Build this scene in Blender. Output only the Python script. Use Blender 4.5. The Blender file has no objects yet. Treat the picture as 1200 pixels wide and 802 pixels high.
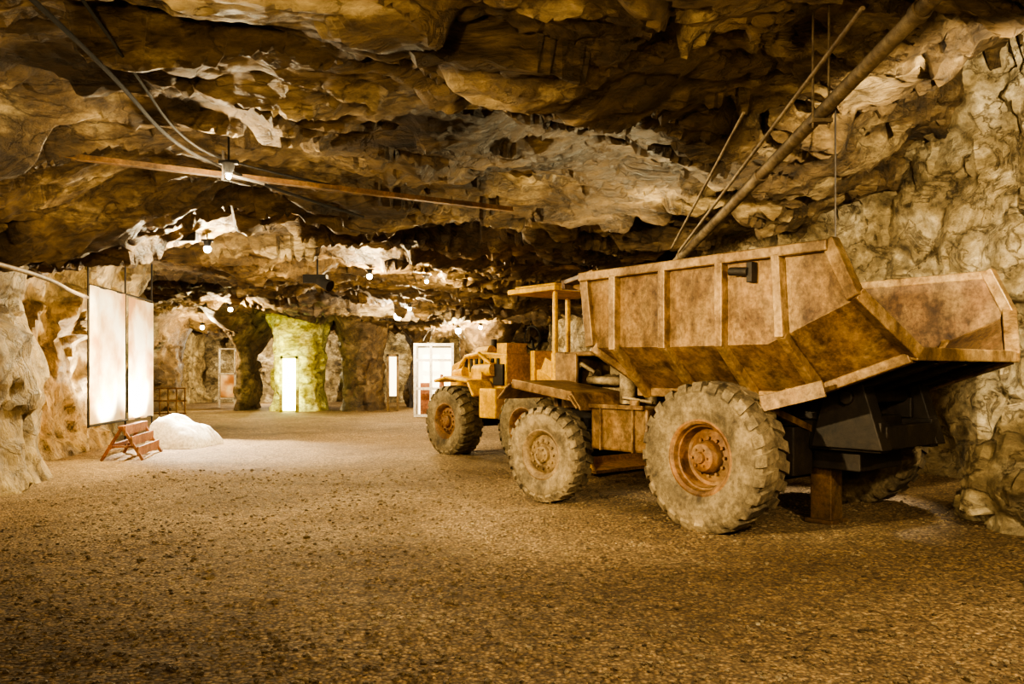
import bpy, bmesh, math, random
import numpy as np
from mathutils import Vector, Matrix
random.seed(4)
rng=np.random.default_rng(7)
scene=bpy.context.scene
C=bpy.context.collection

# ------------------------------------------------------------------ noise
def h3(ix,iy,iz,seed):
    n=(ix*73856093)^(iy*19349663)^(iz*83492791)^(seed*26544357)
    n&=0xffffffff
    n=(((n>>13)^n)*1274126177)&0xffffffff
    n^=n>>16
    n=(n*224682251)&0xffffffff
    n^=n>>13
    return n/4294967296.0
def vnoise(p,seed=0):
    i=np.floor(p).astype(np.int64); f=p-i
    f=f*f*(3-2*f)
    r=0
    for dx in (0,1):
        wx=f[:,0] if dx else 1-f[:,0]
        for dy in (0,1):
            wy=f[:,1] if dy else 1-f[:,1]
            for dz in (0,1):
                wz=f[:,2] if dz else 1-f[:,2]
                r=r+h3(i[:,0]+dx,i[:,1]+dy,i[:,2]+dz,seed)*wx*wy*wz
    return r*2-1
def fbm(p,oct=4,seed=0):
    a=1;s=0;t=0
    for k in range(oct):
        s=s+a*vnoise(p*(2.03**k)+k*17.3,seed+k); t+=a; a*=.5
    return s/t
def facet(p,scale,seed=0,warp=.3,k=14.,step=.9,tilt=1.2):
    q=p/np.array(scale)
    q=q+warp*np.stack([vnoise(q*1.7,seed+1),vnoise(q*1.7,seed+2),vnoise(q*1.7,seed+3)],1)
    i=np.floor(q).astype(np.int64)
    ws=np.zeros(len(q)); out=np.zeros(len(q))
    for dx in (-1,0,1):
        for dy in (-1,0,1):
            for dz in (-1,0,1):
                a,b,c=i[:,0]+dx,i[:,1]+dy,i[:,2]+dz
                F=np.stack([a+h3(a,b,c,seed+11),b+h3(a,b,c,seed+12),c+h3(a,b,c,seed+13)],1)
                D=q-F; d=(D*D).sum(1)
                H=np.stack([h3(a,b,c,seed+14),h3(a,b,c,seed+15),h3(a,b,c,seed+16)],1)*2-1
                v=(H*D).sum(1)*tilt+(h3(a,b,c,seed+17)-.5)*step
                w=np.exp(-np.minimum(k*d,600.))+1e-280
                out+=v*w; ws+=w
    return out/ws
def rockd(p,seed=0,aniso=(2.4,1.0,.9),k=60.):
    A=np.array(aniso)
    return (.36*fbm(p/2.8,3,seed)+.34*facet(p,A*1.25,seed+20,k=k*.8)+.18*facet(p,A*.55,seed+40,k=k,warp=.35,step=.7)
            +.08*facet(p,A*.26,seed+60,k=k*.9,warp=.4,step=.7)+.028*facet(p,A*.11,seed+90,k=k*.6)+.03*fbm(p/.3,4,seed+80))

# ------------------------------------------------------------------ materials
def newmat(name):
    m=bpy.data.materials.new(name); m.use_nodes=True
    nt=m.node_tree; b=nt.nodes['Principled BSDF']
    return m,nt,b
def N(nt,t,**k):
    n=nt.nodes.new(t)
    for a,v in k.items():
        if a in n.inputs: n.inputs[a].default_value=v
        else: setattr(n,a,v)
    return n
def ramp(nt,stops):
    r=nt.nodes.new('ShaderNodeValToRGB')
    e=r.color_ramp.elements
    while len(e)<len(stops): e.new(.5)
    for el,(p,c) in zip(e,stops):
        el.position=p; el.color=(c[0],c[1],c[2],1)
    return r
def coords(nt,scale=(1,1,1),rot=(0,0,0),kind='Object'):
    tc=nt.nodes.new('ShaderNodeTexCoord'); mp=nt.nodes.new('ShaderNodeMapping')
    mp.inputs['Scale'].default_value=scale; mp.inputs['Rotation'].default_value=rot
    nt.links.new(tc.outputs[kind],mp.inputs[0]); return mp.outputs[0]
def mixc(nt,mode,fac,a,b):
    m=nt.nodes.new('ShaderNodeMix'); m.data_type='RGBA'; m.blend_type=mode
    L=nt.links
    if isinstance(fac,(int,float)): m.inputs[0].default_value=fac
    else: L.new(fac,m.inputs[0])
    for s,v in ((6,a),(7,b)):
        if isinstance(v,tuple): m.inputs[s].default_value=(*v,1)
        else: L.new(v,m.inputs[s])
    return m.outputs[2]
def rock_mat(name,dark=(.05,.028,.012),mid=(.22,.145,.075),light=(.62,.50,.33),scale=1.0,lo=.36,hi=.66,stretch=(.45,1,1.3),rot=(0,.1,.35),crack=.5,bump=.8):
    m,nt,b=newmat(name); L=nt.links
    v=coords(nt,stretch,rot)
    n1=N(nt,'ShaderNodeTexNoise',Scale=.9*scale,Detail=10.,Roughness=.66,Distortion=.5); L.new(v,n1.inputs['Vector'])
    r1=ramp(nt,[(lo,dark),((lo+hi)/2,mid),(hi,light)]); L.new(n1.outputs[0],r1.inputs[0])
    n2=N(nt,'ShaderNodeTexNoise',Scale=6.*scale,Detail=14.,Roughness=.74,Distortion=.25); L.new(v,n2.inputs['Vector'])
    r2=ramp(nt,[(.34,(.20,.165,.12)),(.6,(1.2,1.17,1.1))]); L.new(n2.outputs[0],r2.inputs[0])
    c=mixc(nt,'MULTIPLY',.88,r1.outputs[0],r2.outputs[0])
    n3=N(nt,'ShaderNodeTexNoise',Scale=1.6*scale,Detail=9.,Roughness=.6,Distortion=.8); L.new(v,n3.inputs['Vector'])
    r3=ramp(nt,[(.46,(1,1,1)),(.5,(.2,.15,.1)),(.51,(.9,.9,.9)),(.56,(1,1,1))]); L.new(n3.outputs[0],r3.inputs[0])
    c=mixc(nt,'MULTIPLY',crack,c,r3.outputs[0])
    L.new(c,b.inputs['Base Color'])
    rr=ramp(nt,[(.3,(.40,.40,.40)),(.7,(.8,.8,.8))]); L.new(n2.outputs[0],rr.inputs[0]); L.new(rr.outputs[0],b.inputs['Roughness'])
    h=mixc(nt,'MULTIPLY',.5,n2.outputs[0],r3.outputs[0])
    bp=N(nt,'ShaderNodeBump',Strength=bump,Distance=.14); L.new(h,bp.inputs['Height']); L.new(bp.outputs[0],b.inputs['Normal'])
    return m
def paint_mat(name,base,rust,dust=(.42,.30,.16),amt=(.42,.62),rough=.65,metal=.15,grime=.6,bump=.25):
    m,nt,b=newmat(name); L=nt.links
    v=coords(nt,(1,1,1)); vs=coords(nt,(1.4,1.4,.8)); vk=coords(nt,(1.5,1.5,.9),(.2,.1,.4))
    n1=N(nt,'ShaderNodeTexNoise',Scale=3.2,Detail=12.,Roughness=.74,Distortion=.3); L.new(v,n1.inputs['Vector'])
    f=ramp(nt,[(amt[0],(0,0,0)),(amt[1],(1,1,1))]); L.new(n1.outputs[0],f.inputs[0])
    c=mixc(nt,'MIX',f.outputs[0],base,rust)
    n2=N(nt,'ShaderNodeTexNoise',Scale=2.2,Detail=8.,Roughness=.65); L.new(vs,n2.inputs['Vector'])
    f2=ramp(nt,[(.45,(0,0,0)),(.72,(.85,.85,.85))]); L.new(n2.outputs[0],f2.inputs[0])
    c=mixc(nt,'MIX',f2.outputs[0],c,dust)
    n4=N(nt,'ShaderNodeTexNoise',Scale=1.7,Detail=11.,Roughness=.74,Distortion=.3); L.new(vk,n4.inputs['Vector'])
    r4=ramp(nt,[(.36,(.16,.11,.075)),(.53,(.9,.88,.85)),(.68,(1.35,1.31,1.22))]); L.new(n4.outputs[0],r4.inputs[0])
    c=mixc(nt,'MULTIPLY',grime,c,r4.outputs[0])
    n3=N(nt,'ShaderNodeTexNoise',Scale=18.,Detail=10.,Roughness=.75); L.new(v,n3.inputs['Vector'])
    r3=ramp(nt,[(.38,(.4,.36,.32)),(.6,(1.15,1.13,1.1))]); L.new(n3.outputs[0],r3.inputs[0])
    c=mixc(nt,'MULTIPLY',.7,c,r3.outputs[0])
    L.new(c,b.inputs['Base Color'])
    b.inputs['Roughness'].default_value=rough; b.inputs['Metallic'].default_value=metal
    bp=N(nt,'ShaderNodeBump',Strength=bump,Distance=.02); L.new(n3.outputs[0],bp.inputs['Height']); L.new(bp.outputs[0],b.inputs['Normal'])
    return m
def emis(name,col,st):
    m,nt,b=newmat(name); b.inputs['Base Color'].default_value=(*col,1)
    b.inputs['Emission Color'].default_value=(*col,1); b.inputs['Emission Strength'].default_value=st
    return m

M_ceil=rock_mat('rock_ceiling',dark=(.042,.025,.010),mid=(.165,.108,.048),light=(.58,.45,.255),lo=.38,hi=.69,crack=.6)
M_rock=rock_mat('rock_wall',dark=(.085,.06,.03),mid=(.31,.24,.135),light=(.68,.59,.42),lo=.33,hi=.64,stretch=(.8,.8,1.0),rot=(.3,.4,0),crack=.75)
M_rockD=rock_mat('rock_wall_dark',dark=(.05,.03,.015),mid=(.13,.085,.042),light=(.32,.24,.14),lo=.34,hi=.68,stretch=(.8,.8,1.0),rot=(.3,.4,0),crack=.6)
M_rockL=rock_mat('rock_wall_left',dark=(.08,.052,.022),mid=(.27,.19,.085),light=(.52,.41,.22),lo=.3,hi=.66,stretch=(1,.9,.7),rot=(.1,.2,0))
M_green=rock_mat('green_lit_rock',dark=(.18,.14,.02),mid=(.45,.40,.08),light=(.75,.75,.35),lo=.3,hi=.62)  # green light on the pillar put into the rock colour
M_body=paint_mat('rusty_tan_steel',(.25,.153,.066),(.10,.052,.022),dust=(.36,.25,.125),amt=(.42,.64),grime=.85,metal=.3,rough=.5)
M_rib=paint_mat('dusty_rib_steel',(.29,.185,.083),(.12,.068,.03),dust=(.40,.285,.15),amt=(.44,.66),grime=.7,metal=.3,rough=.5)
M_rust=paint_mat('orange_rust',(.25,.12,.042),(.10,.05,.02),dust=(.34,.22,.11),grime=.6)
M_rail=paint_mat('rail_rust',(.20,.10,.035),(.08,.045,.018),dust=(.30,.18,.07))
M_dark=paint_mat('grimy_shade_steel',(.022,.015,.009),(.014,.010,.006),dust=(.045,.031,.017))  # grimy, and near-black to carry the shade under the truck bed
M_inner=paint_mat('worn_bed_steel',(.14,.078,.036),(.06,.034,.016),dust=(.25,.165,.08),grime=.8)
M_eng=paint_mat('engine_metal',(.30,.24,.15),(.12,.085,.045),dust=(.5,.40,.26),metal=.3)
M_yel=paint_mat('yellow_paint',(.70,.40,.0),(.34,.16,.006),dust=(.66,.40,.008),amt=(.54,.78),rough=.55,metal=0,grime=.55)
M_tyre=paint_mat('dusty_rubber',(.21,.165,.10),(.08,.062,.04),dust=(.39,.305,.185),metal=0,rough=.9,bump=.5,grime=.6)
M_dwheel=paint_mat('dusty_wheel_steel',(.27,.19,.10),(.12,.075,.035),dust=(.38,.28,.165))
M_black=paint_mat('black_fixture',(.012,.010,.008),(.016,.011,.007),dust=(.025,.02,.015),metal=0,rough=.9)
M_pipe=paint_mat('galvanised_pipe',(.22,.17,.11),(.12,.08,.045),dust=(.35,.28,.18),metal=.2)
M_wood=paint_mat('red_wood',(.32,.12,.05),(.2,.07,.03),dust=(.4,.22,.12),metal=0)
M_white=paint_mat('white_canvas',(.85,.80,.70),(.75,.68,.56),dust=(.9,.86,.78),metal=0,grime=.1,bump=.05)
M_wpaint=paint_mat('white_paint',(.8,.76,.68),(.7,.62,.5),dust=(.8,.75,.65),metal=0,grime=.3)
M_bulb=emis('bulb_glow',(1,.82,.5),80)
M_cool=emis('bulb_cool',(1,.95,.85),80)

def floor_mat():
    m,nt,b=newmat('gravel'); L=nt.links
    v=coords(nt,(1,1,1))
    n1=N(nt,'ShaderNodeTexNoise',Scale=.4,Detail=7.,Roughness=.65,Distortion=.6); L.new(v,n1.inputs['Vector'])
    r1=ramp(nt,[(.32,(.18,.122,.058)),(.5,(.29,.205,.108)),(.7,(.40,.30,.175))]); L.new(n1.outputs[0],r1.inputs[0])
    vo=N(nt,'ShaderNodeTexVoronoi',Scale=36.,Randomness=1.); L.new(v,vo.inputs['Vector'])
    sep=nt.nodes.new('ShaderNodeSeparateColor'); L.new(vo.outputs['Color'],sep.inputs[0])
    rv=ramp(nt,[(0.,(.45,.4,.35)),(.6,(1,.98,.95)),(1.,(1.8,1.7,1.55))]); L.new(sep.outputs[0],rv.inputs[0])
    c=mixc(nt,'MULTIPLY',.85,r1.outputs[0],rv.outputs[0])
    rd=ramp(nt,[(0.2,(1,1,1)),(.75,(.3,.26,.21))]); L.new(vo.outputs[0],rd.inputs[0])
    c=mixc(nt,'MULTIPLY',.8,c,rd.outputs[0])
    n2=N(nt,'ShaderNodeTexNoise',Scale=8.,Detail=12.,Roughness=.78); L.new(v,n2.inputs['Vector'])
    r2=ramp(nt,[(.36,(.54,.5,.45)),(.62,(1.2,1.18,1.14))]); L.new(n2.outputs[0],r2.inputs[0])
    c=mixc(nt,'MULTIPLY',.75,c,r2.outputs[0])
    L.new(c,b.inputs['Base Color']); b.inputs['Roughness'].default_value=.85
    h=mixc(nt,'MIX',.5,rd.outputs[0],n2.outputs[0])
    bp=N(nt,'ShaderNodeBump',Strength=.95,Distance=.035); L.new(h,bp.inputs['Height']); L.new(bp.outputs[0],b.inputs['Normal'])
    return m
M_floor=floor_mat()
M_stone=rock_mat('gravel_stone',dark=(.17,.12,.06),mid=(.33,.245,.135),light=(.56,.45,.29),scale=3)

# ------------------------------------------------------------------ mesh helpers
def mkobj(name,verts,faces,mat,parent=None,smooth=False,angle=None):
    me=bpy.data.meshes.new(name); me.from_pydata([tuple(map(float,v)) for v in verts],[],faces); me.update()
    if smooth:
        me.polygons.foreach_set('use_smooth',[True]*len(me.polygons))
        if angle: me.set_sharp_from_angle(angle=math.radians(angle))
    o=bpy.data.objects.new(name,me); C.objects.link(o)
    if mat: me.materials.append(mat)
    if parent: o.parent=parent
    return o
def fixn(o):
    bm=bmesh.new(); bm.from_mesh(o.data); bmesh.ops.recalc_face_normals(bm,faces=bm.faces); bm.to_mesh(o.data); bm.free()
class MB:
    def __init__(s): s.v=[]; s.f=[]
    def add(s,v,f):
        k=len(s.v); s.v+= [tuple(x) for x in v]; s.f+=[tuple(i+k for i in q) for q in f]
    def box(s,a,b,M=None):
        x0,y0,z0=a;x1,y1,z1=b
        v=[Vector(p) for p in ((x0,y0,z0),(x1,y0,z0),(x1,y1,z0),(x0,y1,z0),(x0,y0,z1),(x1,y0,z1),(x1,y1,z1),(x0,y1,z1))]
        if M: v=[M@p for p in v]
        s.add(v,[(0,3,2,1),(4,5,6,7),(0,1,5,4),(1,2,6,5),(2,3,7,6),(3,0,4,7)])
    def bar(s,p,q,w,h=None,up=(0,0,1)):
        h=h or w; p=Vector(p);q=Vector(q); d=(q-p).normalized(); u=Vector(up)
        if abs(d.dot(u))>.98: u=Vector((1,0,0))
        a=d.cross(u).normalized(); b=a.cross(d)
        v=[e+a*(i*w/2)+b*(j*h/2) for e in (p,q) for i,j in ((-1,-1),(1,-1),(1,1),(-1,1))]
        s.add(v,[(0,3,2,1),(4,5,6,7),(0,1,5,4),(1,2,6,5),(2,3,7,6),(3,0,4,7)])
    def cyl(s,p,q,r,r2=None,n=20):
        r2=r if r2 is None else r2; p=Vector(p);q=Vector(q); d=(q-p).normalized(); u=Vector((0,0,1))
        if abs(d.dot(u))>.95: u=Vector((1,0,0))
        a=d.cross(u).normalized(); b=a.cross(d)
        v=[];
        for e,R in ((p,r),(q,r2)):
            for k in range(n):
                t=2*math.pi*k/n; v.append(e+a*(R*math.cos(t))+b*(R*math.sin(t)))
        f=[(k,(k+1)%n,n+(k+1)%n,n+k) for k in range(n)]+[tuple(range(n-1,-1,-1)),tuple(range(n,2*n))]
        s.add(v,f)
    def path(s,pts,r,n=12):
        for a,b in zip(pts[:-1],pts[1:]): s.cyl(a,b,r,n=n)
    def lathe(s,prof,n=48,org=(0,0,0)):  # about Y ; prof (y,r)
        v=[];m=len(prof)
        for k in range(n):
            t=2*math.pi*k/n
            for y,r in prof: v.append((org[0]+r*math.cos(t),org[1]+y,org[2]+r*math.sin(t)))
        f=[]
        for k in range(n):
            k2=(k+1)%n
            for i in range(m-1): f.append((k*m+i,k2*m+i,k2*m+i+1,k*m+i+1))
        s.add(v,f)
    def obj(s,name,mat,parent=None,bevel=0,smooth=False,angle=35):
        o=mkobj(name,s.v,s.f,mat,parent,smooth,angle); fixn(o)
        if bevel:
            b=o.modifiers.new('b','BEVEL'); b.width=bevel; b.segments=2; b.limit_method='ANGLE'
        return o
def empty(name,loc,ang=0):
    e=bpy.data.objects.new(name,None); C.objects.link(e); e.location=loc; e.rotation_euler=(0,0,ang); e.empty_display_size=.3
    return e

# ------------------------------------------------------------------ cave shell
def grid_obj(name,P,nu,nv,mat,flip=False):
    idx=np.arange(nu*nv).reshape(nu,nv)
    a,b,c,d=idx[:-1,:-1].ravel(),idx[1:,:-1].ravel(),idx[1:,1:].ravel(),idx[:-1,1:].ravel()
    F=np.stack([a,d,c,b] if flip else [a,b,c,d],1)
    me=bpy.data.meshes.new(name)
    me.vertices.add(len(P)); me.vertices.foreach_set('co',P.astype(np.float32).ravel())
    me.loops.add(F.size); me.loops.foreach_set('vertex_index',F.ravel().astype(np.int32))
    me.polygons.add(len(F)); me.polygons.foreach_set('loop_start',np.arange(0,F.size,4,dtype=np.int32))
    me.update(calc_edges=True); me.validate()
    me.polygons.foreach_set('use_smooth',np.ones(len(me.polygons),dtype=bool))
    me.set_sharp_from_angle(angle=math.radians(35))
    me.materials.append(mat)
    o=bpy.data.objects.new(name,me); C.objects.link(o); return o
def ysamp(y0,y1,near,far):
    out=[y0];
    while out[-1]<y1:
        y=out[-1]; out.append(y+ near+(far-near)*max(0,min(1,(y-5)/30)))
    return np.array(out)
ys=ysamp(-4,46,.04,.2)
xs=np.arange(-19,10,.05)
def sstep(a,b,x):
    t=np.clip((x-a)/(b-a),0,1); return t*t*(3-2*t)
X,Y=np.meshgrid(xs,ys,indexing='ij')
x=X.ravel();y=Y.ravel()
base=4.40-.5*sstep(6,36,y)+1.7*np.exp(-(((x-7.2)/2.3)**2+((y-10)/4.5)**2))
base-= 1.05*sstep(-3.6,-6.6,x)*(1-sstep(11,17,y))
base-= .25*sstep(34,44,y)
rot=.45
p=np.stack([x*math.cos(rot)+y*math.sin(rot),-x*math.sin(rot)+y*math.cos(rot),np.zeros_like(x)],1)
d=rockd(p,3,(3.3,1.2,.9),60.)
z=base+d*1.15
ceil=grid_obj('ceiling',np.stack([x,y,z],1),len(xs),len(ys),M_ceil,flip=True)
# floor
ysf=ysamp(-4,46,.05,.3); xsf=np.arange(-19,10,.08)
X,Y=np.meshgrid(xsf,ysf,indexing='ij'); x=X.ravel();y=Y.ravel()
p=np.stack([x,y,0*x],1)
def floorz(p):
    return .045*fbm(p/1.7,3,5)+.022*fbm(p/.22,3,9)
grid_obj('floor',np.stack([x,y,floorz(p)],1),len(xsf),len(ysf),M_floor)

def wall(name,poly,mat,inward=1,amp=1.0,seed=1,step=.075,zmax=5.6,lean=.35,z0=2.6):
    poly=[Vector(q) for q in poly]
    pts=[]
    for i in range(len(poly)-1):
        p0=poly[max(i-1,0)];p1=poly[i];p2=poly[i+1];p3=poly[min(i+2,len(poly)-1)]
        n=max(2,int((p2-p1).length/step))
        for k in range(n):
            t=k/n
            pts.append(.5*((2*p1)+(p2-p0)*t+(2*p0-5*p1+4*p2-p3)*t*t+(3*p1-p0-3*p2+p3)*t**3))
    pts.append(poly[-1])
    A=np.array([tuple(q) for q in pts]); T=np.gradient(A,axis=0); T/=np.linalg.norm(T,axis=1)[:,None]
    Nn=np.stack([T[:,1],-T[:,0]],1)*inward
    zs=np.arange(-.35,zmax,step)
    I,J=np.meshgrid(np.arange(len(A)),np.arange(len(zs)),indexing='ij'); I=I.ravel();zz=zs[J.ravel()]
    P=np.stack([A[I,0],A[I,1],zz],1)
    d=rockd(P,seed,(1.5,1.5,2.0),50.)*amp
    d=d+lean*np.clip((zz-z0)/1.6,0,3)**2+.22*np.clip((.7-zz)/.7,0,1)**2
    P[:,0]+=Nn[I,0]*d; P[:,1]+=Nn[I,1]*d
    return grid_obj(name,P,len(A),len(zs),mat,flip=(inward<0))
wall('wall_left',[(-5.8,-4),(-6.2,3),(-6.7,8),(-6.9,10.4),(-7.3,12.0),(-8.4,13.2),(-8.9,15.5),(-9.1,18.5),(-10.2,20.5),(-13.5,23),(-16.5,28),(-17,34),(-16,44)],M_rockL,1,.8,31,z0=2.2)
wall('wall_right',[(4.9,-4),(5.2,2),(5.6,5),(6.1,7.3),(6.8,9),(7.1,10.6),(6.7,12.2),(5.9,14.2),(5.0,16.2),(4.0,19),(3.4,24),(2.5,30),(2,36),(2,44)],M_rock,-1,.85,57,lean=.2,z0=3.4,zmax=7)
wall('wall_back',[(-18,43),(-12,42.5),(-9,43),(-5,42),(-2,43),(4,43)],M_rock,1,1.0,77,step=.15)
wall('wall_rear',[(6,-3.6),(0,-3.8),(-7,-3.6)],M_rock,1,.6,99,step=.2)

def pillar(name,cx,cy,rx,ry,mat,seed,top=4.6,flare=.5):
    n=72; zs=np.arange(-.3,top,.09); th=np.linspace(0,2*math.pi,n+1)
    I,J=np.meshgrid(th,zs,indexing='ij'); t=I.ravel(); z=J.ravel()
    s=1+flare*np.clip((z-2.2)/1.8,0,2)**1.5+.12*np.clip((.6-z)/.6,0,1)
    P=np.stack([np.cos(t)*rx*s+cx,np.sin(t)*ry*s+cy,z],1)
    d=rockd(P,seed,(1.2,1.2,1.4))*.5
    P[:,0]+=np.cos(t)*d;P[:,1]+=np.sin(t)*d
    return grid_obj(name,P,n+1,len(zs),mat)
pillar('rock_pillar',-8.75,33.5,1.05,1.6,M_green,201,flare=.2)
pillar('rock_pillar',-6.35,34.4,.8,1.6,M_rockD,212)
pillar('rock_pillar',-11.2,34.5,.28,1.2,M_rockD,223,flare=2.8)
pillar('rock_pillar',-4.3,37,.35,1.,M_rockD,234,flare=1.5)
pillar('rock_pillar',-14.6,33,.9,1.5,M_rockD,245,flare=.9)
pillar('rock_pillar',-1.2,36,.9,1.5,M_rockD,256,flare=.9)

def boulder(name,loc,sc,mat,seed,sub=5,amp=.35):
    bm=bmesh.new(); bmesh.ops.create_icosphere(bm,subdivisions=sub,radius=1)
    P=np.array([v.co[:] for v in bm.verts]); 
    d=1+amp*(fbm(P*1.2+seed,3,seed)+.8*facet(P+seed,(.8,.8,.8),seed,k=40)+.25*facet(P+seed,(.3,.3,.3),seed+5,k=40))
    Q=P*d[:,None]*np.array(sc)
    for v,q in zip(bm.verts,Q): v.co=q
    me=bpy.data.meshes.new(name); bm.to_mesh(me); bm.free()
    me.polygons.foreach_set('use_smooth',[True]*len(me.polygons)); me.set_sharp_from_angle(angle=math.radians(40))
    me.materials.append(mat); o=bpy.data.objects.new(name,me); C.objects.link(o); o.location=loc; return o
boulder('boulder',(5.45,8.2,.4),(.62,.6,.8),M_rock,3)
boulder('boulder',(5.2,9.0,.1),(.3,.3,.25),M_rock,9,4)
boulder('boulder',(5.15,7.1,.08),(.22,.3,.2),M_rock,12,4)
nn=60; aa=np.linspace(-1,1,nn); X,Y=np.meshgrid(aa,aa,indexing='ij'); u=X.ravel(); v_=Y.ravel()
rr_=np.clip(1-np.maximum(np.abs(u),np.abs(v_))**4,0,1)
hgt=(.66-.26*(u+.5))*rr_**.6
pp=np.stack([u,v_,0*u],1)
hgt+= (.06*fbm(pp*2.2,2,71)+.07*np.abs(vnoise(pp*np.array([2.5,5,1])+3,74)))*rr_
grid_obj('white_tarp',np.stack([-7.0+u*.52+.06*v_,17.4+v_*.7,np.maximum(hgt,-.02)+.0],1),nn,nn,M_white)

ico=bmesh.new(); bmesh.ops.create_icosphere(ico,subdivisions=1,radius=1)
iv=np.array([v.co[:] for v in ico.verts]); ifa=[tuple(v.index for v in f.verts) for f in ico.faces]; ico.free()
cnt=12000
gy=2.4+rng.random(cnt)**1.5*11; gx=(rng.random(cnt)*2-1)*(gy*.68); 
V=[];F=[]
k=0
gz=floorz(np.stack([gx,gy,0*gx],1))
for a,b_,zc in zip(gx,gy,gz):
    if a<-6 or a>5: continue
    r=.007+.014*rng.random()**2.2
    if rng.random()<.01: r*=1.8
    sc=np.array([r*(.8+.6*rng.random()),r*(.8+.6*rng.random()),r*.7])
    q=iv*(1+.35*(rng.random((12,1))-.5))*sc; an=rng.random()*6.28; c_,s_=math.cos(an),math.sin(an)
    V.append(np.stack([q[:,0]*c_-q[:,1]*s_+a,q[:,0]*s_+q[:,1]*c_+b_,q[:,2]+zc+r*.25],1))
    F+= [(f[0]+k,f[1]+k,f[2]+k) for f in ifa]; k+=12
mkobj('gravel_stones',np.concatenate(V),F,M_stone)

# ------------------------------------------------------------------ wheels
def wheel(parent,name,loc,R,W,rr,lugs=22,hub='rear',side=1,steer=0,rimmat=None):
    e=empty(name,loc,steer); e.parent=parent
    h=W/2; s=side
    T=MB()
    sw=R-rr
    half=[(.55*h,R-.035),(.85*h,R-.05),(1.0*h,R-.10),(1.06*h,R-.38*sw),(1.07*h,R-.55*sw),(1.02*h,rr+.22*sw),(.99*h,rr+.2*sw),(.95*h,rr+.10*sw),(.86*h,rr+.005),(.7*h,rr-.01)]
    prof=[(-y,r) for y,r in reversed(half)]+[(0,R-.032)]+half
    T.lathe(prof,64)
    pitch=2*math.pi/lugs
    for sd in (1,-1):
        for k in range(lugs):
            t0=k*pitch+(pitch/2 if sd>0 else 0)
            path=[(.02*h,R,0),(.45*h,R,.10),(.84*h,R-.008,.2),(1.0*h,R-.05,.25),(1.075*h,R-.22*sw,.27)]
            v=[]
            for yy,r,sk in path:
                for rad in (r,r-.06):
                    for w in (-.29,.29):
                        t=t0+sk*pitch*1.6+w*pitch*(1 if rad==r else 1.12)
                        yv=yy if rad==r else yy-(.03 if yy>.9*h else 0)
                        v.append((rad*math.cos(t),sd*yv,rad*math.sin(t)))
            f=[(0,1,3,2)]
            for i in range(len(path)-1):
                a=i*4;b=a+4
                f+=[(a,b,b+1,a+1),(a+1,b+1,b+3,a+3),(a,a+2,b+2,b)]
            a=(len(path)-1)*4; f.append((a,a+2,a+3,a+1))
            T.add(v,f)
    T.obj('tyre',M_tyre,e,smooth=True,angle=38)
    Rm=MB()
    if hub=='rear':
        pr=[(.86*h,rr+.02),(.92*h,rr+.03),(.93*h,rr+.01),(.84*h,rr-.02),(.62*h,rr-.035),(.58*h,rr-.05),(.1*h,rr-.07),(.05*h,rr*.72),(.15*h,rr*.58),(.2*h,rr*.48),
            (.6*h,rr*.44),(.78*h,rr*.38),(.84*h,rr*.30),(.86*h,rr*.17),(1.0*h,rr*.15),(1.0*h,.001)]
    else:
        pr=[(.86*h,rr+.02),(.94*h,rr+.03),(.95*h,rr+.01),(.84*h,rr-.02),(.7*h,rr-.04),(.5*h,rr*.82),(.62*h,rr*.70),(.66*h,rr*.52),(.6*h,rr*.45),
            (.62*h,rr*.38),(.85*h,rr*.34),(.92*h,rr*.26),(.92*h,.001)]
    pr=[(s*y,r) for y,r in pr]
    Rm.lathe(pr,48)
    nb=12
    for k in range(nb):
        t=2*math.pi*k/nb; rb=rr*(.53 if hub=='rear' else .6); yb=.2*h if hub=='rear' else .66*h
        c=Vector((rb*math.cos(t),s*yb-.01*s,rb*math.sin(t)))
        Rm.cyl(c,c+Vector((0,s*.035,0)),.018,n=6)
        rb=rr*.25; c=Vector((rb*math.cos(t),s*.84*h,rb*math.sin(t)))
        if k%2==0: Rm.cyl(c,c+Vector((0,s*.03,0)),.012,n=6)
    Rm.cyl((0,-s*.5*h,0),(0,s*.1*h,0),rr*.5)
    Rm.obj('rim',rimmat or M_rust,e,smooth=True,angle=30)
    return e

# ------------------------------------------------------------------ dump truck  local: x=forward s, y=-t
ANG=math.atan2(.773,-.635)
truck=empty('dump_truck',(2.02,8.23,0),ANG)
P=lambda s,t,z:(s,-t,z)
RR=.77;FR=.60
wheel(truck,'rear_wheel_near',P(0,.02,RR-.02),RR,.46,.36,24,'rear',1)
wheel(truck,'rear_wheel_far',P(0,3.0,RR-.02),RR,.46,.36,24,'rear',-1)
wheel(truck,'front_wheel_near',P(2.5,.05,FR-.02),FR,.36,.29,24,'front',1,steer=.10,rimmat=M_dwheel)
wheel(truck,'front_wheel_far',P(2.5,2.95,FR-.02),FR,.36,.29,24,'front',-1,steer=.10,rimmat=M_dwheel)
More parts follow.
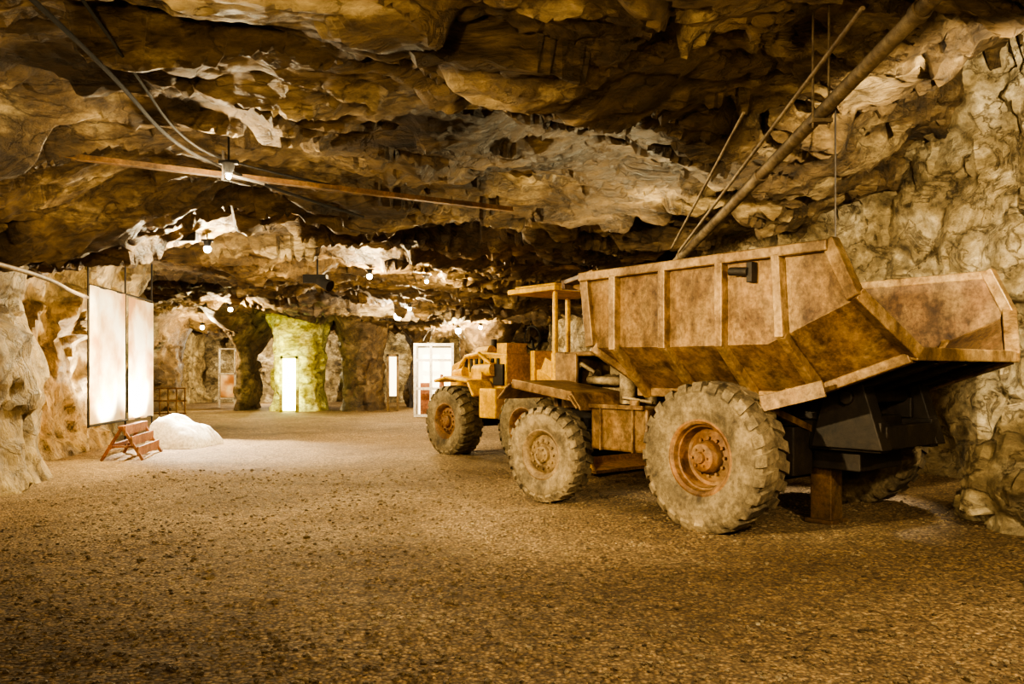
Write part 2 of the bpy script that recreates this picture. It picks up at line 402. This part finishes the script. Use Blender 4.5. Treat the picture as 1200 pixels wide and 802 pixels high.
# dump bed
t0,tb=-.15,.42; w=3.10
def prof(sr,sm,sb,zr,zm,zb): return [P(sr,t0,zr),P(sm,t0,zm),P(sb,tb,zb),P(sb,w-tb,zb),P(sm,w-t0,zm),P(sr,w-t0,zr)]
S=[prof(1.60,1.5,1.12,2.70,1.90,1.42),prof(.4,.4,.4,2.70,1.88,1.41),prof(-.77,-.77,-.77,2.705,1.88,1.41),prof(-1.40,-1.62,-1.82,2.71,2.24,1.78)]
v=[q for s_ in S for q in s_]; f=[]
for i in range(3):
    for j in range(5):
        a=i*6+j; f.append((a,a+1,a+7,a+6))
f+=[(0,5,4,1),(1,4,3,2)]
bed=mkobj('bed_shell',v,f,M_body,truck); fixn(bed)
md=bed.modifiers.new('s','SOLIDIFY'); md.thickness=.05; md.offset=0
lin=[]
for s_ in S:
    r=[]
    for idx,q in enumerate(s_):
        q=Vector(q); dy=.035 if q.y>-w/2 else -.035
        r.append((q.x,q.y-dy,q.z+(.04 if idx in(2,3) else .0)))
    lin.append(r)
v=[q for s_ in lin for q in s_]; f=[]
for i in range(3):
    for j in range(5):
        a=i*6+j; f.append((a,a+1,a+7,a+6))
mkobj('bed_liner',v,f,M_inner,truck)
rb=MB()
def secat(s):
    if s>=-.77: 
        return (s,2.705),(s,1.88),(s,1.41)
    k=(-.77-s)/(1.05); return (-.77-.63*k,2.71),(-.77-.85*k,1.88+.36*k),(-.77-1.05*k,1.41+.37*k)
for side in (0,1):
    def Q(s,t,z): return P(s,(w-t) if side else t,z)
    for s in (1.13,.43,-.28,-.98):
        a,b,c=secat(s)
        o=.05
        rb.bar(Q(a[0],t0-o,a[1]-.02),Q(b[0],t0-o,b[1]-.03),.09,.14,up=(0,1,0))
        rb.bar(Q(b[0],t0-o,b[1]+.02),Q(c[0],tb-o,c[1]-.05),.09,.14,up=(0,1,0))
    rb.bar(Q(1.66,t0-.04,2.70),Q(-1.40,t0-.04,2.71),.16,.10)
    rb.bar(Q(1.3,tb-.02,1.38),Q(-.77,tb-.02,1.37),.12,.10)
    rb.bar(Q(1.62,t0-.02,2.7),Q(1.52,t0-.02,1.9),.12,.12); rb.bar(Q(1.52,t0-.02,1.9),Q(1.14,tb,1.42),.12,.12)
    rb.bar(Q(-1.38,t0-.02,2.76),Q(-1.62,t0-.02,2.24),.14,.12); rb.bar(Q(-1.60,t0-.02,2.28),Q(-1.84,tb+.02,1.77),.14,.12)
    rb.bar(Q(-.77,tb-.02,1.37),Q(-1.82,tb,1.74),.12,.10)
rb.bar(P(-1.83,tb-.04,1.77),P(-1.83,w-tb+.04,1.77),.12,.12)
for t in (.6,1.2,1.9,2.5): rb.bar(P(1.66,t,2.68),P(1.55,t,1.9),.09,.08)
rb.bar(P(1.64,t0,2.70),P(1.64,w-t0,2.70),.12,.11)
rb.obj('bed_ribs',M_rib,truck,bevel=.012)
ub=MB()
for t in (.9,1.55,2.2):
    ub.bar(P(-.77,t,1.36),P(-1.82,t,1.72),.08,.08)
for s in (.9,.2,-.5): ub.bar(P(s,tb,1.36),P(s,w-tb,1.36),.1,.09)
ub.obj('bed_underframe',M_dark,truck,bevel=.01)
cg=MB()
cg.add([P(1.6,-.1,2.74),P(2.35,.15,2.70),P(2.35,w-.15,2.70),P(1.6,w+.1,2.74),P(1.6,-.1,2.80),P(2.35,.15,2.76),P(2.35,w-.15,2.76),P(1.6,w+.1,2.80)],
  [(0,1,2,3),(4,7,6,5),(0,4,5,1),(1,5,6,2),(2,6,7,3),(3,7,4,0)])
cg.bar(P(2.36,.15,2.70),P(2.36,w-.15,2.70),.07,.12)
for t in (.3,1.1,1.9,2.7): cg.bar(P(1.62,t,2.45),P(2.3,t,2.70),.06,.08)
cg.obj('cab_guard',M_body,truck,bevel=.01)
hs=MB(); hs.cyl(P(-.62,t0-.12,2.55),P(-.42,t0-.12,2.57),.04); hs.box((-.66,-t0+.03,2.45),(-.60,-t0+.12,2.64)); hs.obj('side_hook',M_dark,truck,bevel=.005)
# chassis
ch=MB()
for t in (1.0,w-1.0):
    ch.box(P(-1.3,t+.08,.82),P(3.15,t-.08,1.12)); 
    ch.box(P(-1.1,t+.11,1.12),P(1.1,t-.11,1.34))
for s in (-1.25,-.5,.5,1.3,2.2,3.1): ch.box(P(s-.07,w-1.0,.85),P(s+.07,1.0,1.08))
ch.cyl(P(0,.3,.75),P(0,w-.3,.75),.17); ch.cyl(P(0,w/2-.35,.75),P(0,w/2+.35,.75),.34)
ch.cyl(P(2.5,.2,.58),P(2.5,w-.2,.58),.09)
ch.box(P(2.35,1.0,.62),P(2.65,.75,.86)); 
ch.cyl(P(.2,w/2,.78),P(2.0,w/2,.9),.06)
ch.cyl(P(1.5,1.3,.9),P(.3,1.3,1.35),.09); ch.cyl(P(1.5,1.8,.9),P(.3,1.8,1.35),.09)
for t in (.95,w-.95):
    ch.add([P(-1.35,t-.1,.85),P(-.6,t-.1,.85),P(-.75,t-.1,1.42),P(-1.15,t-.1,1.5),P(-1.35,t+.1,.85),P(-.6,t+.1,.85),P(-.75,t+.1,1.42),P(-1.15,t+.1,1.5)],
       [(0,1,2,3),(4,7,6,5),(0,4,5,1),(1,5,6,2),(2,6,7,3),(3,7,4,0)])
ch.cyl(P(-1.0,.8,1.36),P(-1.0,w-.8,1.36),.07)
ch.box(P(-.55,.98,.55),P(.45,.62,1.05)); ch.box(P(-1.0,w-1.1,.6),P(-.4,1.1,1.15))  # plain dark boxes added to deepen the shade under the bed
ch.obj('chassis',M_dark,truck,bevel=.012)
br=MB()
br.bar(P(-.55,.05,1.30),P(-1.15,.15,1.46),.03,.16); br.bar(P(-.80,.1,1.42),P(-.8,.5,1.36),.05,.08)
br.bar(P(-.55,.05,1.30),P(-.55,1.0,1.0),.05,.07)
br.obj('mudguard_bracket',M_body,truck,bevel=.006)
st=MB(); st.box(P(-.62,1.45,0),P(-.38,1.22,.66)); st.box(P(-.66,1.5,0),P(-.34,1.17,.05)); st.box(P(-.70,1.5,.66),P(-.30,1.17,.80)); st.obj('jack_stand',M_inner,truck,bevel=.01)
tk=MB(); tk.box(P(.86,.62,.70),P(1.74,.02,1.20)); tk.obj('fuel_tank',M_body,truck,bevel=.03)
t2=MB(); t2.bar(P(.9,.0,1.21),P(1.74,.0,1.21),.05,.05); t2.bar(P(1.05,.0,.70),P(1.05,.0,1.2),.05,.02); t2.bar(P(1.55,.0,.70),P(1.55,.0,1.2),.05,.02)
t2.cyl(P(1.3,.3,1.2),P(1.3,.3,1.28),.06); t2.box(P(.95,.9,.78),P(1.7,.6,.86)); t2.obj('tank_straps',M_body,truck,bevel=.005)
for sd,nm in ((0,'fender_near'),(1,'fender_far')):
    q=(lambda s,t,z: P(s,w-t if sd else t,z))
    fe=MB(); pa=[(1.72,1.20),(1.86,1.36),(2.95,1.50),(3.22,1.30)]
    vs=[];
    for (s,z) in pa:
        for t in (-.18,.72):
            vs+= [q(s,t,z),q(s,t,z-.05)]
    ff=[]
    for i in range(3):
        a=i*4;b=a+4
        ff+=[(a,a+2,b+2,b),(a+1,b+1,b+3,a+3),(a,b,b+1,a+1),(a+2,a+3,b+3,b+2)]
    ff+=[(0,1,3,2),(12,14,15,13)]
    fe.add(vs,ff); 
    fe.bar(q(1.74,-.17,1.18),q(1.88,-.17,1.33),.03,.10,up=(0,1,0)); fe.bar(q(1.86,-.17,1.32),q(2.97,-.17,1.46),.03,.12); fe.bar(q(2.97,-.17,1.46),q(3.22,-.17,1.26),.03,.10,up=(0,1,0))
    fe.bar(q(1.85,.7,.9),q(1.85,.7,1.35),.08); fe.bar(q(3.05,.7,.9),q(3.05,.7,1.42),.08)
    fe.obj(nm,M_body,truck,bevel=.012)
hd=MB()
a0,a1=.80,2.25
hd.box(P(3.02,a1,.85),P(3.22,a0,1.88))
hd.box(P(1.95,a1,1.82),P(3.10,a0+.02,1.88))
hd.box(P(2.80,a0+.06,1.12),P(3.05,a0,1.86))
hd.box(P(1.85,a1,1.1),P(1.95,a0+.1,1.86))
hd.box(P(1.95,a1,1.02),P(3.05,a1-.05,1.86))
hd.box(P(3.22,2.6,.72),P(3.36,.45,.98))
hd.obj('hood',M_rib,truck,bevel=.02)
gr=MB()
for k in range(9): 
    z=1.02+k*.09; gr.box(P(3.22,a1-.12,z),P(3.25,a0+.12,z+.04))
gr.obj('grille',M_dark,truck)
cb=MB()
cb.box(P(1.35,2.95,1.42),P(1.9,2.3,1.47)); cb.box(P(2.0,2.95,1.42),P(3.0,2.3,1.46)); cb.box(P(2.85,2.95,1.46),P(2.92,2.3,1.95))
cb.box(P(1.75,2.9,1.47),P(1.82,2.4,2.1)); cb.box(P(1.8,2.85,1.5),P(2.2,2.45,1.72)); cb.cyl(P(2.8,2.65,1.75),P(2.5,2.65,1.95),.02); 
cb.lathe([(.0,.20),(.02,.21),(.0,.22),(-.02,.21),(.0,.20)],24,(2.5,-2.65,1.98))
cb.obj('operator_cab',M_body,truck,bevel=.01)
en=MB()
en.box(P(1.98,1.85,.95),P(2.7,1.2,1.5)); en.box(P(2.02,1.7,1.5),P(2.65,1.3,1.72))
en.box(P(2.05,1.2,1.05),P(2.6,1.05,1.4))
for k in range(6):
    s=2.08+k*.1; en.cyl(P(s,1.22,1.55),P(s-.02,.98,1.5),.032,n=10); en.cyl(P(s,1.35,1.72),P(s,1.35,1.79),.03,n=8)
    en.path([P(s,1.1,1.38),P(s,.95,1.30),P(s+.03,.95,1.12)],.012,8)
en.cyl(P(1.98,.97,1.48),P(2.72,.97,1.50),.055)
en.cyl(P(2.0,.92,1.16),P(2.28,.92,1.16),.09); en.cyl(P(2.38,.95,1.08),P(2.38,.95,1.32),.075); en.cyl(P(2.55,.95,1.1),P(2.55,.95,1.3),.06)
en.cyl(P(2.72,1.5,1.25),P(2.78,1.5,1.25),.26); en.cyl(P(2.7,1.1,1.55),P(2.78,1.1,1.55),.09); en.cyl(P(2.7,1.0,1.2),P(2.77,1.0,1.2),.08)
en.path([P(2.0,.97,1.5),P(1.85,.8,1.45),P(1.80,.75,1.1)],.045)
en.path([P(2.65,1.0,1.6),P(2.8,.9,1.72),P(2.95,.95,1.6)],.03)
en.cyl(P(1.70,.62,1.22),P(1.70,.62,1.66),.10); en.cyl(P(1.70,.62,1.66),P(1.70,.62,1.74),.06); 
en.cyl(P(1.52,.85,1.12),P(1.52,.85,1.5),.08); en.path([P(1.7,.62,1.72),P(1.85,.8,1.74),P(2.05,1.1,1.7)],.04)
en.cyl(P(1.35,.75,1.05),P(1.35,1.25,1.05),.16)
en.path([P(1.2,.5,1.25),P(1.6,.45,1.3),P(1.9,.7,1.25),P(2.2,.85,1.05)],.018,8)
en.obj('engine',M_eng,truck,smooth=True)

# ------------------------------------------------------------------ wheel loader
ld=empty('wheel_loader',(-1.12,15.7,0),ANG)
wheel(ld,'rear_wheel_near',P(0,.0,.66),.68,.48,.32,22,'front',1,rimmat=M_rust)
wheel(ld,'rear_wheel_far',P(0,2.1,.66),.68,.48,.32,22,'front',-1)
wheel(ld,'front_wheel_near',P(-2.3,.0,.66),.68,.48,.32,22,'front',1)
wheel(ld,'front_wheel_far',P(-2.3,2.1,.66),.68,.48,.32,22,'front',-1)
lb=MB()
v=[]
for s,zt in ((-1.05,1.95),(-.1,2.0),(.7,1.75),(.85,1.0)):
    for t in (.45,1.65): v+=[P(s,t,zt),P(s,t,.75)]
ff=[]
for i in range(3):
    a=i*4;b=a+4; ff+=[(a,a+2,b+2,b),(a+1,b+1,b+3,a+3),(a,b,b+1,a+1),(a+2,a+3,b+3,b+2)]
ff+=[(0,1,3,2),(12,14,15,13)]
lb.add(v,ff)
lb.box(P(.6,1.9,.65),P(.95,.3,1.05))
lb.box(P(-1.2,1.7,.55),P(-.9,.4,1.0)); lb.box(P(-2.9,1.5,.6),P(-1.3,.6,1.25))
pts=[(-.80,1.15),(-.62,1.42),(.1,1.50),(.5,1.42)]
for (sa,za),(sb_,zb_) in zip(pts[:-1],pts[1:]): lb.bar(P(sa,.12,za),P(sb_,.12,zb_),.55,.06)
lb.box(P(-1.35,.5,.75),P(-.85,-.05,1.3))
lb.obj('rear_body',M_yel,ld,bevel=.05)
lk=MB()
for k in range(7): 
    s=-.85+k*.17; lk.box(P(s,.46,1.6),P(s+.07,.42,1.86))
lk.cyl(P(-.1,.9,1.9),P(-.1,.9,2.25),.06); lk.cyl(P(-.6,1.2,1.9),P(-.6,1.2,2.15),.12); 
lk.cyl(P(0,0,.66),P(0,2.1,.66),.14); lk.cyl(P(-2.3,0,.66),P(-2.3,2.1,.66),.14)
lk.box(P(-1.0,.46,1.35),P(-.7,.40,1.75)); lk.cyl(P(.2,.42,1.15),P(.2,.30,1.15),.12)
lk.obj('vents_and_axles',M_dark,ld,bevel=.006)
ly=MB()
ly.cyl(P(-.75,.40,1.65),P(-.2,.38,1.62),.13); ly.cyl(P(.15,.38,1.6),P(.5,.4,1.55),.1); ly.cyl(P(-.3,.7,2.0),P(.1,.7,1.98),.12)
ly.path([P(-.7,.35,1.75),P(-.4,.3,1.95),P(.1,.35,1.9),P(.4,.35,1.6)],.04); ly.box(P(-.55,.45,1.35),P(-.25,.25,1.6)); ly.box(P(-1.0,1.0,1.9),P(-.7,.5,2.15))
ly.obj('engine_parts',M_yel,ld,smooth=True)
lc=MB()
zc=3.02
lc.box(P(-2.5,1.85,zc),P(-1.2,.35,zc+.10)); lc.box(P(-2.4,1.75,zc+.10),P(-1.3,.45,zc+.15))
for s,t in ((-2.35,.5),(-2.35,1.7),(-1.4,1.7)):
    lc.bar(P(s,t,1.2),P(s,t,zc),.08)
lc.box(P(-2.2,1.7,1.2),P(-1.2,.5,1.28)); lc.box(P(-1.45,1.4,1.28),P(-1.32,.8,2.0)); lc.box(P(-1.9,1.35,1.28),P(-1.4,.85,1.65)); lc.box(P(-2.25,1.6,1.28),P(-2.12,.6,1.95))
lc.obj('canopy',M_yel,ld,bevel=.02)
lw=MB(); lw.cyl(P(-1.3,1.0,1.7),P(-1.15,1.0,2.2),.025); lw.lathe([(.0,.20),(.02,.22),(.0,.24),(-.02,.22),(.0,.20)],24,(-1.15,-1.0,2.25)); lw.obj('steering_wheel',M_black,ld,smooth=True)
la=MB()
for t in (.65,1.45):
    la.bar(P(-1.9,t,1.75),P(-3.0,t,1.2),.10,.28,up=(0,0,1)); la.bar(P(-3.0,t,1.25),P(-3.35,t,.5),.10,.22)
    la.cyl(P(-1.9,t,1.0),P(-2.9,t,1.1),.07)
la.bar(P(-2.7,.65,1.3),P(-2.7,1.45,1.3),.14)
la.obj('lift_arms',M_yel,ld,bevel=.02)
bk=MB(); pr=[(-3.35,1.0),(-3.3,.5),(-3.4,.12),(-4.0,.08)]
v=[];
for s,z in pr:
    for t in (-.15,2.25): v.append(P(s,t,z))
bk.add(v,[(0,1,3,2),(2,3,5,4),(4,5,7,6)]); 
for t in (-.15,2.25): bk.add([P(s,t,z) for s,z in pr],[(0,1,2,3)])
bo=bk.obj('bucket',M_yel,ld); mo=bo.modifiers.new('s','SOLIDIFY'); mo.thickness=.05

# ------------------------------------------------------------------ overhead pipes, rails, cables
def single(name,fn,mat,**k):
    m=MB(); fn(m); return m.obj(name,mat,**k)
def ow(px,py,D): return Vector(((px-600)/950*D,D,1.62+(435-py)/950*D))
def f(m):
    a=Vector((2.66,5.1,3.98)); b=Vector((2.15,10.6,3.05))
    m.cyl(a,b,.055,n=24)
    for k in (.03,.5,.96):
        c=a.lerp(b,k); d=(b-a).normalized()*.03; m.cyl(c-d,c+d,.07,n=24)
    m.cyl((2.45,6.6,3.6),(2.45,6.6,4.6),.010); m.cyl((2.58,6.6,3.6),(2.58,6.6,4.6),.010); m.box((2.43,6.56,3.64),(2.60,6.64,3.67))
single('ventilation_pipe',f,M_pipe,smooth=True)
def f(m):
    m.cyl((2.25,5.2,3.95),(2.1,10.2,3.12),.016); m.cyl((2.0,7.0,3.85),(2.05,10.4,3.2),.014)
single('conduit_pipe',f,M_pipe,smooth=True)
def f(m):
    m.cyl((3.55,8.9,2.9),(3.55,8.9,5.2),.010)
single('hanging_rod',f,M_dark)
def f(m):
    m.bar((-4.9,8.6,3.93),(.0,11.2,3.86),.05,.05); m.bar((-4.9,8.6,3.90),(.0,11.2,3.83),.09,.015)
single('ceiling_rail',f,M_rail)
def cable(name,pts,r,mat):
    cu=bpy.data.curves.new(name,'CURVE'); cu.dimensions='3D'; cu.bevel_depth=r; cu.bevel_resolution=3
    sp=cu.splines.new('NURBS'); sp.points.add(len(pts)-1)
    for q,pp in zip(sp.points,pts): q.co=(*pp,1)
    sp.use_endpoint_u=True; sp.order_u=3
    cu.materials.append(mat); o=bpy.data.objects.new(name,cu); C.objects.link(o); return o
cable('power_cable',[(-3.0,5,3.95),(-3.1,6.2,3.95),(-3.5,8.3,3.95),(-3.2,9.3,3.9),(-3.0,10.5,3.95),(-2.2,12,3.9)],.018,M_black)
cable('power_cable',[(-2.75,5,4.05),(-2.95,6.2,4.0),(-3.4,8.3,3.98),(-3.1,9.3,3.95),(-1.5,11,3.95)],.012,M_black)
cable('wall_pipe',[(-5.6,7,2.85),(-5.9,9.5,2.85),(-6.5,11.5,2.9),(-7.3,13.5,2.92),(-7.9,15.5,2.95)],.03,M_pipe)

def lamp(px,py,D,W,col=(1,.74,.40),bulb=.045,mat=None,hang=.3,size=.06):
    c=ow(px,py,D)
    e=empty('ceiling_spotlight',c)
    m=MB(); m.cyl((0,0,.03),(0,0,.14),.04,.07); m.cyl((0,0,.14),(0,0,.16+hang),.012,n=8); m.box((-.1,-.03,.13),(.1,.03,.17))
    m.obj('housing',M_black,e)
    b=bmesh.new(); bmesh.ops.create_uvsphere(b,u_segments=16,v_segments=10,radius=bulb); me=bpy.data.meshes.new('bulb'); b.to_mesh(me); b.free(); me.materials.append(mat or M_bulb)
    o=bpy.data.objects.new('bulb',me); C.objects.link(o); o.parent=e
    l=bpy.data.lights.new('lamp_light','POINT'); l.energy=W; l.color=col; l.shadow_soft_size=size
    lo=bpy.data.objects.new('lamp_light',l); C.objects.link(lo); lo.parent=e; lo.location=(0,0,-bulb-.07)
    return e
WARM=(1,.77,.42)
lamp(243,292,14,380,(1,.86,.56),.06,M_cool)
lamp(433,324,18,360,WARM,.06)
lamp(500,330,20,280,WARM,.045)
lamp(466,371,27,420,(1,.88,.62),.12,M_cool)
lamp(537,388,33,400,WARM,.12)
lamp(563,384,33,200,WARM,.07)
lamp(480,362,25,180,WARM,.055)
lamp(270,363,27,360,WARM,.07)
lamp(237,384,32,300,WARM,.08)
lamp(268,207,8.6,110,(1,.84,.54),.025,M_cool)
def f(m):
    m.box((-5.95,13.7,3.82),(-5.35,13.85,3.98)); m.cyl((-5.9,13.8,3.9),(-5.9,13.8,4.3),.015); m.cyl((-5.4,13.8,3.9),(-5.4,13.8,4.3),.015)
single('spotlight_ballast',f,M_black,bevel=.02)
def f(m):
    c=ow(372,328,17); m.box(c-Vector((.28,.1,.07)),c+Vector((.2,.1,.1))); m.cyl(c,c+Vector((.3,-.15,-.15)),.09,.12); m.cyl(c,c+Vector((0,0,.5)),.02)
single('stage_spotlight',f,M_black)
def f(m):
    m.bar((-3.1,8.75,3.75),(-2.7,8.85,3.66),.025); m.bar((-3.12,8.75,3.68),(-3.12,8.75,4.0),.02)
single('lamp_bracket',f,M_dark)

# ------------------------------------------------------------------ banners
def banner_mat():
    m,nt,b=newmat('banner_print'); L=nt.links
    v=coords(nt,(1,1,1))
    n=N(nt,'ShaderNodeTexNoise',Scale=1.2,Detail=5.); L.new(v,n.inputs['Vector'])
    r=ramp(nt,[(.38,(.58,.34,.18)),(.5,(.80,.62,.40)),(.62,(.93,.87,.72))]); L.new(n.outputs[0],r.inputs[0])
    df=nt.nodes.new('ShaderNodeBsdfDiffuse'); tr=nt.nodes.new('ShaderNodeBsdfTranslucent'); mx=nt.nodes.new('ShaderNodeMixShader'); mx.inputs[0].default_value=.55
    L.new(r.outputs[0],df.inputs[0]); L.new(r.outputs[0],tr.inputs[0]); L.new(df.outputs[0],mx.inputs[1]); L.new(tr.outputs[0],mx.inputs[2])
    L.new(mx.outputs[0],nt.nodes['Material Output'].inputs[0]); return m
M_ban=banner_mat()
bn=empty('hanging_banner',(-7.55,14.5,0),0)
A=Vector((0,0,0)); B=Vector((-.42,3.5,0))
for nm,k0,k1,z0,z1 in (('panel_1',0,.50,.66,3.16),('panel_2',.56,1.,.62,3.12)):
    vv=[];nn=10
    for i in range(nn+1):
        q=A.lerp(B,k0+(k1-k0)*i/nn); off=.02*math.sin(i*1.3)
        vv+=[(q.x+off,q.y,z0),(q.x+off,q.y,z1)]
    o=mkobj(nm,vv,[(2*i,2*i+2,2*i+3,2*i+1) for i in range(nn)],M_ban,bn,True)
m=MB()
for k in (0,.53,1.):
    q=A.lerp(B,k); m.cyl((q.x-.03,q.y,0 if k else .6),(q.x-.03,q.y,4.0),.018)
for z in (3.17,.63):
    m.cyl((A.x-.02,A.y,z),(B.x-.02,B.y,z),.02)
m.obj('hanging_frame',M_dark,bn)
ts=empty('wooden_trestle',(-7.2,15.4,0),.2)
m=MB()
for yy in (-.75,.75):
    m.bar((-.35,yy,0),(0,yy,.60),.06,.05); m.bar((.35,yy,0),(0,yy,.60),.06,.05); m.bar((-.2,yy,.25),(.2,yy,.25),.05,.04)
m.bar((0,-.85,.60),(0,.85,.60),.09,.05); m.bar((-.2,-.8,.25),(-.2,.8,.25),.05,.08)
m.obj('frame',M_wood,ts,bevel=.006)
m=MB()
for k in range(3):
    a=.06+k*.11; z=.54-k*.19
    m.bar((a,-.82,z),(a,.82,z),.03,.17)
m.obj('board',M_wood,ts)

# ------------------------------------------------------------------ back-of-cave fittings
M_slot=emis('slot_light',(.92,1,.40),11)
M_lit=emis('glow_panel',(1,.9,.62),1.6)  # emission stands in for the lit interior of cabinet and doorway
e=empty('light_slot',(-8.6,31.25,0))
m=MB(); m.box((-.26,0,.1),(.28,.06,2.1)); m.obj('diffuser',M_slot,e)
m=MB(); m.bar((-.30,0,.0),(-.30,0,2.2),.06,.12); m.bar((.32,0,.0),(.32,0,2.2),.06,.12); m.bar((-.33,0,2.15),(.35,0,2.15),.06,.1); m.obj('frame',M_green,e)
e=empty('lit_display_cabinet',(-2.75,28.5,0))
m=MB(); m.box((-.60,.55,.05),(.60,.6,2.45)); m.obj('panel',M_lit,e)
m=MB()
for xx in (-.66,-.1,.66): m.bar((xx,0,0),(xx,0,2.6),.08,.09)
for z in (.05,1.0,2.0,2.55): m.bar((-.68,0,z),(.68,0,z),.06,.09)
m.box((-.66,0,0),(-.62,.6,2.55)); m.box((.62,0,0),(.66,.6,2.55)); m.box((-.66,0,2.5),(.66,.6,2.56)); m.obj('frame',M_wpaint,e)
m=MB(); m.box((-.5,.2,.05),(-.15,.5,1.2)); m.box((.05,.2,.05),(.5,.5,.8)); m.cyl((.25,.35,.8),(.25,.35,1.5),.12,.05); m.obj('exhibits',M_wood,e,bevel=.02)
e=empty('lit_doorway',(-4.85,33,0))
m=MB(); m.box((-.14,.0,.6),(.14,.05,2.2)); m.obj('panel',M_lit,e)
m=MB(); m.bar((-.2,0,0),(-.2,0,2.3),.08); m.bar((.2,0,0),(.2,0,2.3),.08); m.bar((-.24,0,2.26),(.24,0,2.26),.08); m.obj('frame',M_rib,e)
e=empty('display_rack',(-12.3,36,0))
m=MB()
for xx in (-.7,0,.7): m.bar((xx,0,0),(xx,0,2.6),.07)
for z in (.4,1.5,2.6): m.bar((-.7,0,z),(.7,0,z),.07)
m.obj('frame',M_wpaint,e)
m=MB(); m.box((-.66,.05,.45),(-.04,.08,1.45)); m.box((.04,.05,1.55),(.66,.08,2.5)); m.obj('panels',M_ban,e)
e=empty('fence_panel',(-12.6,29,0))
m=MB()
for k in range(7): m.bar((-.9+k*.3,0,0),(-.9+k*.3,0,1.0),.04)
for z in (.1,.55,1.0): m.bar((-.95,0,z),(.95,0,z),.05)
m.obj('bars',M_rust,e)

# ------------------------------------------------------------------ lights
def aim(o,t): o.rotation_euler=(Vector(t)-o.location).to_track_quat('-Z','Y').to_euler()
def area(name,loc,tgt,W,size,col):
    l=bpy.data.lights.new(name,'AREA'); l.energy=W; l.size=size; l.color=col
    o=bpy.data.objects.new(name,l); C.objects.link(o); o.location=loc; aim(o,tgt); return o
def spot(name,loc,tgt,W,ang,col,r=.10,bl=.6):
    l=bpy.data.lights.new(name,'SPOT'); l.energy=W; l.spot_size=math.radians(ang); l.spot_blend=bl; l.color=col; l.shadow_soft_size=r
    o=bpy.data.objects.new(name,l); C.objects.link(o); o.location=loc; aim(o,tgt); return o
def point(name,loc,W,col,r=.1):
    l=bpy.data.lights.new(name,'POINT'); l.energy=W; l.color=col; l.shadow_soft_size=r
    o=bpy.data.objects.new(name,l); C.objects.link(o); o.location=loc; return o
spot('truck_floodlight',(-4.2,3.2,3.2),(1.6,9.6,1.6),2900,46,(1,.80,.46))
spot('wall_floodlight',(3.9,5.0,3.35),(6.3,12.0,3.6),2200,75,(1,.84,.54))
spot('gravel_floodlight',(3.4,2.2,3.4),(2.6,5.4,0),850,100,(1,.81,.50))
area('added_rear_fill',(-1.0,-2.5,2.7),(-1,8,1.8),130,2.0,(1,.77,.43))  # unseen soft fill added behind the camera
spot('added_ceiling_wash',(-1.2,1.6,2.6),(-1.5,7.0,4.3),520,120,(1,.78,.42))  # this and the next three: unseen spots added to brighten the ceiling
spot('added_ceiling_wash',(2.6,1.6,2.6),(2.2,7.0,4.4),220,110,(1,.76,.40))
spot('added_ceiling_wash',(-6.0,6.6,.9),(-4.0,8.6,4.0),300,110,(1,.75,.40))
spot('added_ceiling_wash',(2.6,13.2,1.6),(.3,10.8,4.2),800,95,(1,.81,.46))
spot('banner_floodlight',(-8.35,16.9,.5),(-7.8,16.9,2.4),900,130,(1,.92,.74))
spot('banner_floodlight',(-8.2,15.1,.7),(-7.6,15.2,1.4),420,110,(1,.89,.66))
spot('tarp_floodlight',(-7.9,18.6,3.0),(-6.3,17.2,0),2400,72,(1,.92,.76))
spot('left_wall_floodlight',(-5.4,14.8,3.3),(-8,12.8,1.2),900,85,(1,.80,.44))
spot('left_wall_floodlight',(-3.6,8.0,3.4),(-7,10.5,1.2),220,85,(1,.75,.40))
spot('added_loader_spot',(-4.2,12.6,3.2),(-.3,15.0,1.3),420,60,(1,.88,.50))  # spot without a fixture, added to bring out the loader's yellow
spot('floor_floodlight',(-1.5,9.5,3.6),(-2.2,11.0,0),260,120,(1,.79,.44))
spot('under_truck_lamp',(5.6,11.4,2.6),(3.3,9.8,0),350,60,(1,.9,.7))
spot('green_lamp',(-8.8,29.6,.3),(-8.75,33,3.0),650,50,(.88,1,.40))
spot('green_lamp',(-9.6,30.2,3.4),(-8.8,33,1.0),420,60,(.92,1,.38))
point('alcove_lamp',(-11.9,39.5,2.6),700,(1,.87,.62))
point('alcove_lamp',(-15,30.5,2.6),180,(.85,.95,.6))
point('back_lamp',(-3.4,39,2.6),360,(1,.82,.50))

wd=bpy.data.worlds.new('World'); scene.world=wd; wd.use_nodes=True
wd.node_tree.nodes['Background'].inputs[0].default_value=(.03,.02,.01,1); wd.node_tree.nodes['Background'].inputs[1].default_value=1

cam=bpy.data.cameras.new('camera'); co=bpy.data.objects.new('camera',cam); C.objects.link(co)
co.location=(0,0,1.62); co.rotation_euler=(math.pi/2,0,0)
cam.sensor_width=36; cam.lens=28.5; cam.shift_y=34/1200; cam.clip_end=200
scene.camera=co
scene.view_settings.view_transform='AgX'
scene.view_settings.look='AgX - High Contrast'
scene.view_settings.exposure=.75
